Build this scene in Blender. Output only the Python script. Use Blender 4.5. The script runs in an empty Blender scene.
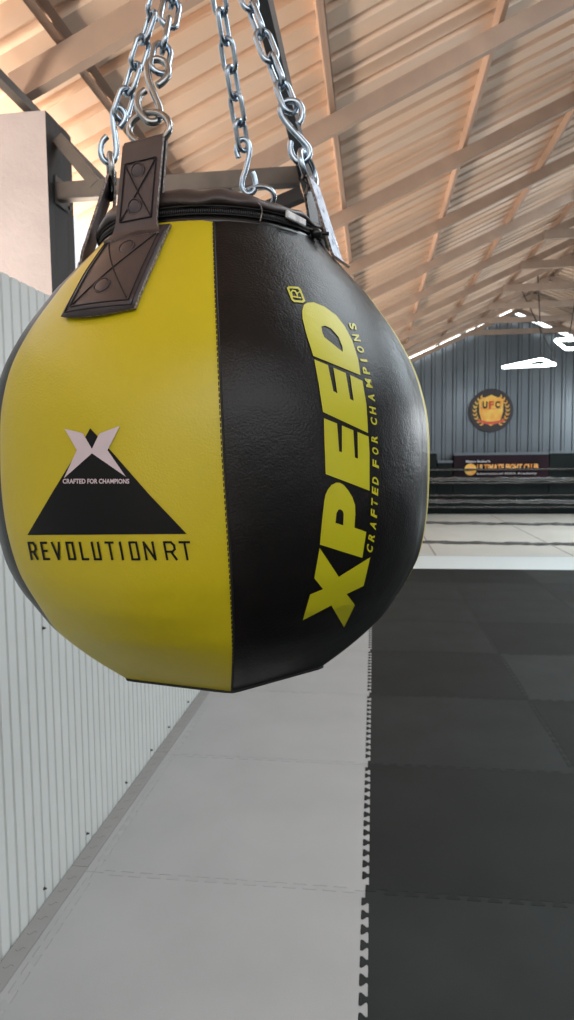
import bpy, bmesh, math, random
from mathutils import Vector, Matrix
random.seed(7)
SC = bpy.context.scene
COL = SC.collection
PI = math.pi
R = math.radians

# ------------------------------------------------------------------ camera
F, YAW, PITCH, ROLL, H = 670.869, .12905, .0778, .01192, 1.54171
cy, sy = math.cos(YAW), math.sin(YAW)
FWD = Vector((-sy*math.cos(PITCH), cy*math.cos(PITCH), -math.sin(PITCH)))
r0 = Vector((cy, sy, 0)); u0 = r0.cross(FWD)
RT = math.cos(ROLL)*r0 - math.sin(ROLL)*u0
UP = math.sin(ROLL)*r0 + math.cos(ROLL)*u0
EYE = Vector((0, 0, H))
def ray(x, y):
    return (FWD*F + RT*(x-287) + UP*(510-y)).normalized()
def at_dist(x, y, dist):                       # point seen at a pixel, at a horizontal distance from the eye
    d = ray(x, y); return EYE + d*(dist/math.hypot(d.x, d.y))
cd = bpy.data.cameras.new('camera'); cam = bpy.data.objects.new('camera', cd); COL.objects.link(cam)
cam.matrix_world = Matrix((( RT.x, UP.x, -FWD.x, 0), (RT.y, UP.y, -FWD.y, 0), (RT.z, UP.z, -FWD.z, H), (0, 0, 0, 1)))
cd.sensor_fit = 'VERTICAL'; cd.sensor_height = 36; cd.lens = F/1020*36; cd.clip_start = .02; cd.clip_end = 300
cd.dof.use_dof = True; cd.dof.focus_distance = .60; cd.dof.aperture_fstop = 16.0
SC.camera = cam

# ------------------------------------------------------------------ materials
def nodes(m):
    m.use_nodes = True; nt = m.node_tree
    return nt, nt.nodes['Principled BSDF']
def mat(name, col, rough=.5, metal=0, spec=.5, noise=None, bump=None, coat=0):
    """noise=(scale, second colour, lo, hi); bump=[(scale, strength, distance), ...]"""
    m = bpy.data.materials.new(name); nt, b = nodes(m)
    b.inputs['Base Color'].default_value = (*col, 1); b.inputs['Roughness'].default_value = rough
    b.inputs['Metallic'].default_value = metal; b.inputs['Specular IOR Level'].default_value = spec
    b.inputs['Coat Weight'].default_value = coat
    tc = nt.nodes.new('ShaderNodeTexCoord')
    if noise:
        n = nt.nodes.new('ShaderNodeTexNoise'); n.inputs['Scale'].default_value = noise[0]; n.inputs['Detail'].default_value = 6
        nt.links.new(tc.outputs['Object'], n.inputs['Vector'])
        r = nt.nodes.new('ShaderNodeValToRGB'); r.color_ramp.elements[0].position = noise[2]; r.color_ramp.elements[1].position = noise[3]
        r.color_ramp.elements[0].color = (*col, 1); r.color_ramp.elements[1].color = (*noise[1], 1)
        nt.links.new(n.outputs['Fac'], r.inputs['Fac']); nt.links.new(r.outputs['Color'], b.inputs['Base Color'])
    prev = None
    for (s, st, di) in (bump or []):
        n = nt.nodes.new('ShaderNodeTexNoise'); n.inputs['Scale'].default_value = s; n.inputs['Detail'].default_value = 3
        nt.links.new(tc.outputs['Object'], n.inputs['Vector'])
        bp = nt.nodes.new('ShaderNodeBump'); bp.inputs['Strength'].default_value = st; bp.inputs['Distance'].default_value = di
        nt.links.new(n.outputs['Fac'], bp.inputs['Height'])
        if prev: nt.links.new(prev.outputs['Normal'], bp.inputs['Normal'])
        prev = bp
    if prev: nt.links.new(prev.outputs['Normal'], b.inputs['Normal'])
    return m
def emit(name, col, s):
    m = bpy.data.materials.new(name); nt, b = nodes(m)
    b.inputs['Base Color'].default_value = (*col, 1); b.inputs['Emission Color'].default_value = (*col, 1); b.inputs['Emission Strength'].default_value = s
    return m

M = {}
M['yellow'] = mat('yellow_vinyl', (.52, .42, .006), .38, noise=(3, (.56, .455, .012), .35, .7), bump=[(520, .30, .0008), (30, .22, .003), (9, .12, .008)])
M['black'] = mat('black_vinyl', (.006, .0055, .0055), .33, spec=.28, noise=(14, (.012, .010, .0095), .45, .75), bump=[(520, .40, .0008), (38, .22, .003), (9, .12, .008)])
M['brown'] = mat('brown_black_vinyl', (.030, .021, .020), .42, noise=(20, (.055, .038, .036), .4, .75), bump=[(700, .3, .0006), (60, .4, .002)])
M['strapleather'] = mat('strap_vinyl', (.042, .030, .034), .38, noise=(30, (.068, .049, .052), .4, .8), bump=[(900, .35, .0006), (50, .3, .0015)])
M['pyellow'] = mat('print_yellow', (.50, .47, .010), .4, bump=[(900, .2, .0005), (45, .2, .002)])
M['pblack'] = mat('print_black', (.006, .0065, .007), .5, spec=.2)
M['pwhite'] = mat('print_white', (.62, .52, .56), .45)
M['thread'] = mat('black_thread', (.008, .007, .007), .7)
M['edge'] = mat('raw_strap_edge', (.10, .08, .07), .7, noise=(400, (.38, .33, .3), .4, .7))
M['painted_sheen'] = mat('strap_painted_sheen', (.66, .72, .84), .30, .35, noise=(120, (.25, .30, .40), .55, .66), bump=[(90, 1, .004)])  # glossy reflection on the right strap, put into the colour as silver
M['zip'] = mat('zipper_black', (.012, .012, .013), .28)
M['zinc'] = mat('zinc_chain', (.42, .50, .58), .24, 1.0, noise=(90, (.28, .34, .40), .5, .8), bump=[(200, .08, .0006)])
M['steelhook'] = mat('nickel_hook', (.36, .37, .37), .27, 1.0)
M['tag'] = mat('white_tag', (.5, .5, .5), .5, noise=(150, (.8, .8, .8), .4, .6))

M['sheet'] = mat('roof_sheet', (.72, .51, .37), .38, .35, noise=(2.2, (.65, .51, .41), .35, .7), bump=[(25, .2, .004)])
nt = M['sheet'].node_tree; b = nt.nodes['Principled BSDF']
ramp = [n for n in nt.nodes if n.type == 'VALTORGB'][0]; nz = [n for n in nt.nodes if n.type == 'TEX_NOISE'][0]
mp = nt.nodes.new('ShaderNodeMapping'); mp.inputs['Scale'].default_value = (.35, 2.6, 1)
tcn = [n for n in nt.nodes if n.type == 'TEX_COORD'][0]
nt.links.new(tcn.outputs['Object'], mp.inputs['Vector']); nt.links.new(mp.outputs['Vector'], nz.inputs['Vector'])
M['rafter'] = mat('rafter_steel', (.30, .225, .18), .55, .1, noise=(6, (.36, .27, .21), .4, .7))
M['purlin'] = mat('purlin_steel', (.36, .25, .19), .5, .1)
M['darksteel'] = mat('dark_beam', (.075, .068, .064), .5, .2, noise=(8, (.11, .10, .09), .4, .7))
M['blacksteel'] = mat('black_beam', (.012, .012, .014), .45)
M['plaster'] = mat('grey_plaster', (.33, .305, .31), .85, noise=(5, (.38, .35, .355), .35, .7), bump=[(60, .5, .004), (200, .3, .002)])
M['columnblack'] = mat('black_painted_plaster', (.010, .010, .011), .6, bump=[(60, .4, .004)])
M['whitesheet'] = mat('white_cladding', (.60, .62, .60), .42, noise=(1.5, (.57, .59, .57), .35, .7))
M['gable'] = mat('gable_sheet', (.125, .15, .17), .30, .55, noise=(1.2, (.15, .175, .195), .35, .7))
M['palemat'] = mat('pale_foam', (.345, .350, .352), .75, noise=(2.5, (.38, .385, .387), .35, .7), bump=[(420, .5, .002), (6, .1, .006)])
M['darkmat'] = [mat('dark_foam', (v*1.15, v*1.35, v*1.34), .66, spec=.18, noise=(3.0, (v*1.5, v*1.8, v*1.78), .38, .72), bump=[(300, .5, .002), (5, .15, .008)]) for v in (.0125, .0175, .024)]
M['edging'] = mat('edging_foam', (.265, .265, .262), .8, noise=(6, (.29, .288, .285), .35, .7), bump=[(300, .4, .002)])
M['mark'] = mat('cut_mark', (.16, .145, .14), .9)
M['base'] = mat('under_floor', (.017, .020, .020), .7, spec=.2, noise=(2, (.024, .028, .028), .4, .7))
M['whitestrip'] = mat('white_mat', (.68, .76, .78), .6)
M['canvas'] = mat('ring_canvas', (.54, .56, .53), .75, noise=(1.2, (.60, .61, .58), .35, .7))
M['seam'] = mat('canvas_seam', (.24, .24, .24), .8)
M['rope'] = mat('ring_rope', (.012, .014, .015), .16, spec=.9, coat=1, bump=[(16, 1, .05)])
M['padding'] = mat('black_padding', (.005, .009, .010), .7, spec=.2, noise=(2, (.010, .016, .016), .4, .7))
M['bluegrey'] = mat('blue_grey_flashing', (.13, .16, .19), .4)
M['banner'] = mat('banner_black', (.012, .007, .011), .7, spec=.2, noise=(1.5, (.03, .012, .022), .4, .7))
M['gold'] = mat('gold_paint', (.95, .42, .05), .4, noise=(6, (1, .72, .14), .35, .7))
M['red'] = mat('red_paint', (.72, .10, .05), .4)
M['ink'] = mat('ink', (.03, .03, .03), .5)
M['white'] = mat('white_paint', (.8, .8, .85), .4)
M['orange'] = mat('orange_paint', (1, .36, .06), .4, noise=(7, (1, .58, .2), .4, .6))
M['disc'] = mat('emblem_disc', (.020, .014, .018), .4)
M['led'] = emit('led_tube', (.93, .98, 1), 3.5)
M['ledp'] = emit('led_pendant', (.90, .98, 1), 12)
M['wire'] = mat('black_wire', (.02, .02, .02), .5)
M['screw'] = mat('dark_screw', (.03, .03, .03), .5)

# ------------------------------------------------------------------ builders
def wloc(o):
    v = Vector((0, 0, 0))
    while o: v += o.location; o = o.parent
    return v
def obj(name, bm, m, parent=None, smooth=False, origin=None):
    """bm is in world coordinates; links it as one mesh object"""
    off = wloc(parent) if parent else Vector((0, 0, 0))
    if origin is not None: off = Vector(origin)
    bmesh.ops.transform(bm, matrix=Matrix.Translation(-off), verts=bm.verts)
    me = bpy.data.meshes.new(name); bm.to_mesh(me); bm.free()
    for mm in (m if isinstance(m, (list, tuple)) else [m]): me.materials.append(mm)
    if smooth:
        for p in me.polygons: p.use_smooth = True
    o = bpy.data.objects.new(name, me); COL.objects.link(o)
    if parent:
        o.parent = parent
        if origin is not None: o.location = off - wloc(parent)
    elif origin is not None: o.location = off
    return o
def thing(name, label, cat, loc=(0, 0, 0), group=None):
    o = bpy.data.objects.new(name, None); COL.objects.link(o); o.location = loc; o.empty_display_size = .1
    return tag(o, label, cat, group)
def tag(o, label=None, cat=None, group=None, kind=None):
    if label: o['label'] = label
    if cat: o['category'] = cat
    if group: o['group'] = group
    if kind: o['kind'] = kind
    return o
def struct(name, bm, m, smooth=False, parent=None, origin=None):
    o = obj(name, bm, m, parent, smooth, origin)
    if not parent: o['kind'] = 'structure'
    return o
def box(bm, x0, x1, y0, y1, z0, z1, bev=0):
    g = bmesh.ops.create_cube(bm, size=1)
    bmesh.ops.transform(bm, matrix=Matrix.Translation(((x0+x1)/2, (y0+y1)/2, (z0+z1)/2)) @ Matrix.Diagonal((x1-x0, y1-y0, z1-z0, 1)), verts=g['verts'])
    if bev:
        es = list({e for v in g['verts'] for e in v.link_edges})
        bmesh.ops.bevel(bm, geom=es, offset=bev, segments=2, affect='EDGES')
    return bm
def bar(bm, a, b, w, h, up=(0, 0, 1), bev=0):
    """box bar from a to b, width w across, height h along up"""
    a, b = Vector(a), Vector(b); d = b-a; L = d.length; d.normalize()
    u = Vector(up); u = (u-d*u.dot(d)).normalized(); s = d.cross(u)
    g = bmesh.ops.create_cube(bm, size=1)
    m = Matrix((( d.x*L, s.x*w, u.x*h, (a.x+b.x)/2), (d.y*L, s.y*w, u.y*h, (a.y+b.y)/2), (d.z*L, s.z*w, u.z*h, (a.z+b.z)/2), (0, 0, 0, 1)))
    bmesh.ops.transform(bm, matrix=m, verts=g['verts'])
    if bev:
        es = list({e for v in g['verts'] for e in v.link_edges})
        bmesh.ops.bevel(bm, geom=es, offset=bev, segments=1, affect='EDGES')
    return bm
def tube(bm, pts, r, n=10, closed=False, cap=True):
    pts = [Vector(p) for p in pts]; N = len(pts); rings = []
    t0 = (pts[1]-pts[0]).normalized()
    u = t0.orthogonal().normalized()
    for i, p in enumerate(pts):
        if closed: t = (pts[(i+1) % N]-pts[i-1]).normalized()
        else: t = (pts[min(i+1, N-1)]-pts[max(i-1, 0)]).normalized()
        u = (u-t*u.dot(t)).normalized(); v = t.cross(u)
        rr = r[i] if isinstance(r, (list, tuple)) else r
        rings.append([bm.verts.new(p+(u*math.cos(2*PI*k/n)+v*math.sin(2*PI*k/n))*rr) for k in range(n)])
    if closed:                                  # undo the accumulated twist on the last joint
        best = min(range(n), key=lambda s: (rings[0][s].co-rings[-1][0].co).length)
    for i in range(N if closed else N-1):
        a = rings[i]; b = rings[(i+1) % N]; sh = best if closed and i == N-1 else 0
        for k in range(n): bm.faces.new((a[k], a[(k+1) % n], b[(k+1+sh) % n], b[(k+sh) % n]))
    if cap and not closed: bm.faces.new(rings[0][::-1]); bm.faces.new(rings[-1])
    return bm
def spline(pts, n=8, closed=False):
    pts = [Vector(p) for p in pts]; N = len(pts); out = []
    g = (lambda i: pts[i % N]) if closed else (lambda i: pts[max(0, min(N-1, i))])
    for i in range(N if closed else N-1):
        a, b, c, d = g(i-1), g(i), g(i+1), g(i+2)
        for k in range(n):
            t = k/n
            out.append(.5*((2*b)+(c-a)*t+(2*a-5*b+4*c-d)*t*t+(3*b-a-3*c+d)*t**3))
    if not closed: out.append(pts[-1])
    return out
def poly_fill(bm, loops):
    """fills 2D loops (outer first, then holes); returns the faces"""
    es = []
    for L in loops:
        vs = [bm.verts.new((x, y, 0)) for x, y in L]
        es += [bm.edges.new((vs[i], vs[(i+1) % len(vs)])) for i in range(len(vs))]
    r = bmesh.ops.triangle_fill(bm, edges=es, use_beauty=True, use_dissolve=False)
    return [f for f in r['geom'] if isinstance(f, bmesh.types.BMFace)]
def text_bm(s, size=1, offset=0, align='CENTER', extrude=0, shear=0, spacing=1):
    cu = bpy.data.curves.new('txt', 'FONT'); cu.body = s; cu.size = size; cu.offset = offset; cu.align_x = align; cu.align_y = 'CENTER'
    cu.extrude = extrude; cu.shear = shear; cu.space_character = spacing; cu.resolution_u = 3
    o = bpy.data.objects.new('txt', cu); COL.objects.link(o)
    dg = bpy.context.evaluated_depsgraph_get(); me = bpy.data.meshes.new_from_object(o.evaluated_get(dg))
    bm = bmesh.new(); bm.from_mesh(me); bpy.data.objects.remove(o); bpy.data.meshes.remove(me)
    return bm

# ------------------------------------------------------------------ floor
MX, MY = -.032, 2.291          # centre of the pale/dark joint, first cross joint
bm = bmesh.new(); box(bm, -6, 11, -5, 22, -.12, -.016)
struct('floor', bm, M['base'])
def joint(n=14, a=.013):
    """interlocking line from (0,0) to (1,0) with rounded hammer-shaped teeth"""
    p = 1/n; out = [(0, 0), (.5*p, 0), (.5*p, a)]
    T_ = ((.02, 1), (.085, .86), (.10, .62), (.06, .30), (-.06, -.30), (-.10, -.62), (-.085, -.86), (-.02, -1))
    for k in range(n-1):
        c = (1.0+k)*p
        out += [(c+dx*p, a*v) for dx, v in T_]
        if k < n-2: out += [(c+.5*p-dx*p, a*v) for dx, v in reversed(T_)]
    out += [((n-.5)*p, -a), ((n-.5)*p, 0), (1, 0)]
    return out
J = joint()
def mat_outline(x0, x1, y0, y1, left=True, right=True, front=True, back=True):
    P = []
    f = lambda u, v, on: v if on else 0
    P += [(x0+(x1-x0)*u, y0+f(u, v, front)) for u, v in J[:-1]]
    P += [(x1+f(u, v, right), y0+(y1-y0)*u) for u, v in J[:-1]]
    P += [(x0+(x1-x0)*u, y1+f(u, v, back)) for u, v in reversed(J[1:])]
    P += [(x0+f(u, v, left), y0+(y1-y0)*u) for u, v in reversed(J[1:])]
    return P
def make_mat(x0, x1, y0, y1, m, name, label, cat, group=None, **kw):
    P = mat_outline(x0, x1, y0, y1, **kw); c = Vector(((x0+x1)/2, (y0+y1)/2))
    k = 1-.0017
    bm = bmesh.new()
    vs = [bm.verts.new((c.x+(x-c.x)*k, c.y+(y-c.y)*k, -.016)) for x, y in P]
    clean = []
    f = bm.faces.new(vs); g = bmesh.ops.extrude_face_region(bm, geom=[f])
    bmesh.ops.translate(bm, vec=(0, 0, .016), verts=[v for v in g['geom'] if isinstance(v, bmesh.types.BMVert)])
    bmesh.ops.triangulate(bm, faces=[q for q in bm.faces if len(q.verts) > 4])
    bmesh.ops.recalc_face_normals(bm, faces=bm.faces)
    return tag(obj(name, bm, m, origin=(c.x, c.y, -.016)), label, cat, group)
ORD = ['first', 'second', 'third', 'fourth', 'fifth', 'sixth', 'seventh', 'eighth', 'ninth', 'tenth']
def seen(x0, x1, y0, y1):
    for i in range(9):
        for j in range(9):
            P = Vector((x0+(x1-x0)*i/8, y0+(y1-y0)*j/8, 0))-EYE; z = P.dot(FWD)
            if z > .1 and -3 < 287+F*P.dot(RT)/z < 577 and 510-F*P.dot(UP)/z < 1023: return True
    return False
shade = {(0, 0): 0, (0, 1): 1, (0, 2): 0, (0, 3): 1, (0, 4): 1, (1, 1): 0, (1, 2): 2, (1, 3): 0, (1, 4): 1, (1, 5): 1, (1, 6): 0, (2, 5): 1, (2, 6): 2, (2, 4): 2, (2, 3): 1}
colname = ['beside the pale mats', 'in the second dark column', 'in the third dark column', 'in the fourth dark column']
for c in range(0, 5):
    for r_ in range(-3, 7):
        x0, y0 = MX+c*1.0, MY+r_
        if c and not seen(x0, x0+1, y0, y0+1): continue
        if c == 0 and r_ < -1: continue
        back = 6-r_
        lab = 'dark grey jigsaw mat %s, %s' % (colname[min(c, 3)], 'touching the bright strip' if back == 0 else '%s row nearer than the bright strip' % ORD[back])
        make_mat(x0, x0+1, y0, y0+1, M['darkmat'][shade.get((c, r_), (c*3+r_*2) % 3)], 'foam_mat', lab, 'foam mat', 'dark jigsaw mats', back=(r_ != 6))
for r_ in range(-1, 7):
    y0 = MY+r_
    k = r_+1
    lab = ['pale grey jigsaw mat at the bottom of the picture by the white cladding', 'pale grey jigsaw mat right behind the nearest pale one', 'third pale grey jigsaw mat from the camera, partly under the punching bag',
           'fourth pale grey jigsaw mat from the camera, mostly behind the bag', 'fifth pale grey jigsaw mat, peeking out right below the bag',
           'sixth pale grey jigsaw mat, hidden behind the bag', 'seventh pale grey jigsaw mat, hidden behind the bag', 'pale grey jigsaw mat touching the white strip, hidden behind the bag'][k]
    make_mat(-1.045, MX, y0, y0+1, M['palemat'], 'foam_mat', lab, 'foam mat', 'pale jigsaw mats', back=(r_ != 6))
    # narrow toothed edging piece that closes the mat
    P = [(-1.0785, y0+.0006), (-1.0785, y0+.9994)]+[(-1.045+v+.0005*-1, y0+.0006+.9988*u) for u, v in reversed(J)]
    bm = bmesh.new(); vs = [bm.verts.new((x, y, -.016)) for x, y in P]; f = bm.faces.new(vs)
    g = bmesh.ops.extrude_face_region(bm, geom=[f]); bmesh.ops.translate(bm, vec=(0, 0, .0158), verts=[v for v in g['geom'] if isinstance(v, bmesh.types.BMVert)])
    bmesh.ops.triangulate(bm, faces=[q for q in bm.faces if len(q.verts) > 4]); bmesh.ops.recalc_face_normals(bm, faces=bm.faces)
    tag(obj('mat_edging', bm, M['palemat'], origin=(-1.06, y0+.5, -.016)), 'narrow toothed edging piece closing the %s pale mat' % ['nearest', 'second', 'third', 'fourth', 'fifth', 'sixth', 'seventh', 'last'][k], 'mat edging', 'mat edging pieces')
    # border strip along the cladding
    by0 = y0+.03+.0008; by1 = y0+1.03-.0008
    t = thing('border_strip', 'grey foam border strip against the cladding beside the %s pale mat' % ['nearest', 'second', 'third', 'fourth', 'fifth', 'sixth', 'seventh', 'last'][k], 'border strip', (-1.11, by0, -.016), 'foam border strips')
    bm = bmesh.new(); box(bm, -1.146, -1.0805, by0, by1, -.016, -.001, .0006)
    if r_ < 4:
        for q in range(13):
            yy = by0+.05+q*.073
            pts = [Vector((-1.098, yy+.006, 0)), Vector((-1.108, yy+.010, 0)), Vector((-1.112, yy+.001, 0)), Vector((-1.118, yy-.007, 0)), Vector((-1.128, yy-.002, 0))]
            pts = spline(pts, 4)
            for a, b_ in zip(pts[:-1], pts[1:]):
                d = (b_-a).normalized(); n = Vector((-d.y, d.x, 0))*.0011
                z = Vector((0, 0, -.0007))
                f = bm.faces.new([bm.verts.new(v+z) for v in (a-n, b_-n, b_+n, a+n)]); f.material_index = 1
    obj('strip', bm, [M['edging'], M['mark']], t)

bm = bmesh.new(); box(bm, -1.14, 9.0, 9.292, 10.50, -.016, .002, .002)
tag(obj('mat_strip', bm, M['whitestrip'], origin=(3, 9.9, -.016)), 'bright white floor matting strip between the dark mats and the ring', 'floor mat')

# ------------------------------------------------------------------ white corrugated cladding on the left
WX = -1.151
def corrugated_x(x, y0, y1, pitch, depth, zf0, zf1, phase=0, w=.16, sign=1):
    """vertical sheet in the plane X=x: flat pans with narrow ribs towards +X*sign"""
    bm = bmesh.new(); y = y0+phase; prof = []
    while y < y1:
        prof += [(y, 0), (y+pitch*(1-2*w), 0), (y+pitch*(1-w*1.35), depth), (y+pitch*(1-w*.65), depth)]
        y += pitch
    prof.append((y, 0))
    a = [bm.verts.new((x+sign*d, yy, zf0(yy))) for yy, d in prof]; b_ = [bm.verts.new((x+sign*d, yy, zf1(yy))) for yy, d in prof]
    for i in range(len(prof)-1): bm.faces.new((a[i], b_[i], b_[i+1], a[i+1]))
    bmesh.ops.recalc_face_normals(bm, faces=bm.faces)
    g = bmesh.ops.solidify(bm, geom=bm.faces[:], thickness=.0008)
    return bm
bm = corrugated_x(WX, -1.5, 18.9, .0565, -.010, lambda y: -.014, lambda y: 2.13, phase=.012, w=.13)
wall = struct('wall_left', bm, M['whitesheet'])
bm = bmesh.new(); box(bm, WX-.05, WX-.011, -1.5, 18.9, 2.07, 2.12); obj('top_rail', bm, M['whitesheet'], wall)
for (y, z) in ((2.114, .045), (2.471, .04), (2.898, .04), (3.257, .036), (3.557, .036), (3.95, .036), (2.182, .957)):
    bm = bmesh.new()
    bmesh.ops.create_cone(bm, cap_ends=True, segments=10, radius1=.006, radius2=.0045, depth=.005, matrix=Matrix.Translation((WX+.0028, y, z)) @ Matrix.Rotation(PI/2, 4, 'Y'))
    bmesh.ops.create_cone(bm, cap_ends=True, segments=10, radius1=.0035, radius2=.003, depth=.006, matrix=Matrix.Translation((WX+.0075, y, z)) @ Matrix.Rotation(PI/2, 4, 'Y'))
    obj('screw', bm, M['screw'], wall)

# ------------------------------------------------------------------ column, eave beam and the frames above
t = thing('column', 'grey plastered column with a black side behind the white cladding, upper left', 'column', (-1.43, 2.66, -.014))
bm = bmesh.new(); box(bm, -1.62, -1.248, 2.55, 2.77, -.014, 2.885)
bmesh.ops.subdivide_edges(bm, edges=bm.edges[:], cuts=5, use_grid_fill=True)
for v in bm.verts: v.co += Vector((random.uniform(-1, 1), 0, random.uniform(-1, 1)))*.002
o = obj('shaft', bm, [M['plaster'], M['columnblack']], t)
for p in o.data.polygons:
    if p.normal.x > .5 or p.normal.y > .5: p.material_index = 1
bm = bmesh.new(); box(bm, -1.2478, -1.240, 2.60, 2.72, 2.555, 2.665, .002)
for zz in (2.575, 2.645): bmesh.ops.create_cone(bm, cap_ends=True, segments=6, radius1=.009, radius2=.009, depth=.01, matrix=Matrix.Translation((-1.236, 2.71, zz)) @ Matrix.Rotation(PI/2, 4, 'Y'))
obj('bracket', bm, M['darksteel'], t)

SL = .44; RX = 3.70; RZ0 = H+2.222          # roof: z = RZ0 + SL*x up to the ridge
RIDGE = RZ0+SL*RX
def roofz(x): return RIDGE-SL*abs(x-RX)
XL, XR = -1.78, 9.18
def slope_sheet(x0, x1, y0, y1, pitch, h):
    bm = bmesh.new(); prof = []; y = y0
    while y < y1:
        prof += [(y, 0), (y+pitch*.62, 0), (y+pitch*.70, h), (y+pitch*.90, h), (y+pitch*.98, 0)]
        y += pitch
    n = 8
    rows = []
    for i in range(n+1):
        x = x0+(x1-x0)*i/n
        rows.append([bm.verts.new((x, yy, roofz(x)+d)) for yy, d in prof])
    for i in range(n):
        for j in range(len(prof)-1): bm.faces.new((rows[i][j], rows[i+1][j], rows[i+1][j+1], rows[i][j+1]))
    return bm
bm = slope_sheet(XL, RX, -3.2, 18.95, .20, .036)
b2 = slope_sheet(XR, RX, -3.2, 18.95, .20, .036)
me = bpy.data.meshes.new('x'); b2.to_mesh(me); b2.free(); bm.from_mesh(me); bpy.data.meshes.remove(me)
bmesh.ops.recalc_face_normals(bm, faces=bm.faces)
bmesh.ops.solidify(bm, geom=bm.faces[:], thickness=.001)
struct('ceiling', bm, M['sheet'])

PX = [-1.22+.965*k for k in range(6)]
names = ['lowest roof purlin, at the upper left behind the chains', 'second roof purlin from the eave, running down to the bag strap', 'third roof purlin from the eave, top right of centre', 'fourth roof purlin from the eave', 'fifth roof purlin from the eave, in short lit pieces', 'ridge purlin at the top of the near slope']
def purlin(x, y0, y1, side, label):
    bm = bmesh.new(); z = roofz(x)-.003; s = side*SL
    w = .034; hgt = .072
    # C section: web faces down-slope, with a top and a bottom flange
    bar(bm, (x, y0, z-hgt/2), (x, y1, z-hgt/2), .004, hgt, up=(-s, 0, 1))
    bar(bm, (x+side*w/2, y0, z+SL*w/2-hgt), (x+side*w/2, y1, z+SL*w/2-hgt), w, .004, up=(-s, 0, 1))
    bar(bm, (x+side*w/2, y0, z+SL*w/2-.004), (x+side*w/2, y1, z+SL*w/2-.004), w, .004, up=(-s, 0, 1))
    tag(obj('roof_purlin', bm, M['purlin'], origin=(x, 8, z)), label, 'purlin', 'roof purlins')
for k, x in enumerate(PX): purlin(x, -3.1, 18.9, 1, 'steel '+names[k])
for k, x in enumerate(PX): purlin(2*RX-x, -3.1, 18.9, -1, 'steel roof purlin under the far right slope, %s from the ridge' % ORD[5-k])
bm = bmesh.new(); bar(bm, (-1.357, -3.0, H+1.40), (-1.357, 18.9, H+1.40), .037, .035)
tag(obj('eave_beam', bm, M['darksteel'], origin=(-1.352, 8, H+1.4)), 'dark steel eave beam running back over the plastered column', 'beam')
bm = bmesh.new(); bar(bm, (-.2565, -1.2, H+1.072), (-.2565, 18.9, H+1.072), .037, .055)
tag(obj('ceiling_beam', bm, M['blacksteel'], origin=(-.2565, 8, H+1.07)), 'slim black beam running back between the chains', 'beam')

for k in range(-2, 11):
    Y = 2.62+1.56*k
    if Y > 18.7: break
    nm = {-2: 'behind the camera', -1: 'above the camera', 0: 'nearest, crossing the upper left corner by the column', 10: 'closest to the dark gable wall'}.get(k, '%s beyond the plastered column' % ORD[max(k-1, 0)])
    t = thing('roof_truss', 'brown steel roof truss, '+nm, 'roof truss', (RX, Y, H+1.3), 'steel roof trusses')
    zb = lambda x: H+2.032+.05+SL*x if x <= RX else H+2.082+SL*(2*RX-x)
    bm = bmesh.new(); bar(bm, (-1.40, Y, zb(-1.40)), (RX, Y, zb(RX)), .05, .105, up=(-SL, 0, 1)); obj('rafter', bm, M['rafter'], t)
    bm = bmesh.new(); bar(bm, (2*RX+1.5, Y, zb(-1.5)), (RX, Y, zb(RX)), .05, .105, up=(SL, 0, 1)); obj('rafter', bm, M['rafter'], t)
    bm = bmesh.new(); bar(bm, (2.45, Y-.03, H+3.17), (2*RX-2.45, Y-.03, H+3.17), .05, .13); obj('collar_beam', bm, M['rafter'], t)
    if k in (0, 1, 2):
        bm = bmesh.new(); box(bm, -1.24, -.277, Y-.025, Y+.025, H+1.061-.0325, H+1.061+.0325, .003); obj('tie_beam', bm, M['darksteel'], t)
    if k == 0:
        a = at_dist(71, 146, 1); d = a-EYE
        def on(x, y, Yp=Y):
            d = ray(x, y); return EYE+d*(Yp/d.y)
        bm = bmesh.new(); bar(bm, on(60, 140), on(97, 186), .045, .055, up=(0, 1, 0)); obj('brace', bm, M['darksteel'], t)
        bm = bmesh.new(); bar(bm, on(302.5, 194), on(236, 222.5), .045, .052, up=(0, 1, 0)); obj('brace', bm, M['blacksteel'], t)
        bm = bmesh.new(); bar(bm, on(229, 186), on(229, 226), .02, .02, up=(0, 1, 0)); obj('strut', bm, M['darksteel'], t)

# ------------------------------------------------------------------ gable wall and right wall
GY = 18.95
def gable():
    bm = bmesh.new(); prof = []; x = -2.3; pitch = .285
    while x < 9.6:
        prof += [(x, 0), (x+pitch*.55, 0), (x+pitch*.64, -.035), (x+pitch*.86, -.035), (x+pitch*.95, 0)]; x += pitch
    i = min(range(len(prof)), key=lambda k: abs(prof[k][0]-RX)); prof[i] = (RX, prof[i][1])
    a = [bm.verts.new((xx, GY+d, -.05)) for xx, d in prof]; b_ = [bm.verts.new((xx, GY+d, roofz(xx)-.01)) for xx, d in prof]
    for j in range(len(prof)-1): bm.faces.new((a[j], a[j+1], b_[j+1], b_[j]))
    bmesh.ops.recalc_face_normals(bm, faces=bm.faces)
    bmesh.ops.solidify(bm, geom=bm.faces[:], thickness=.002)
    return bm
struct('wall_back', gable(), M['gable'])
bm = corrugated_x(9.15, -1.5, 18.9, .285, .03, lambda y: -.05, lambda y: roofz(9.15)-.02, sign=-1)
struct('wall_right', bm, M['gable'])
bm = bmesh.new(); box(bm, 3.0, 4.4, 18.42, 18.47, H+2.70, H+2.76); 
bm.free()
def led(px, label):
    a, b_ = [EYE+ray(x, y)*(18.45/ray(x, y).y) for x, y in px]
    bm = bmesh.new(); tube(bm, [a, a.lerp(b_, .5), b_], .045, 8)
    tag(obj('led_tube', bm, M['led'], origin=a.lerp(b_, .5)), label, 'light', 'light tubes along the gable')
led(((409, 359.5), (436, 347.6)), 'glowing white tube under the roof edge, lowest on the left, touching the bag outline')
led(((437.5, 347), (460.5, 336)), 'glowing white tube under the roof edge, second up on the left')
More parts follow.
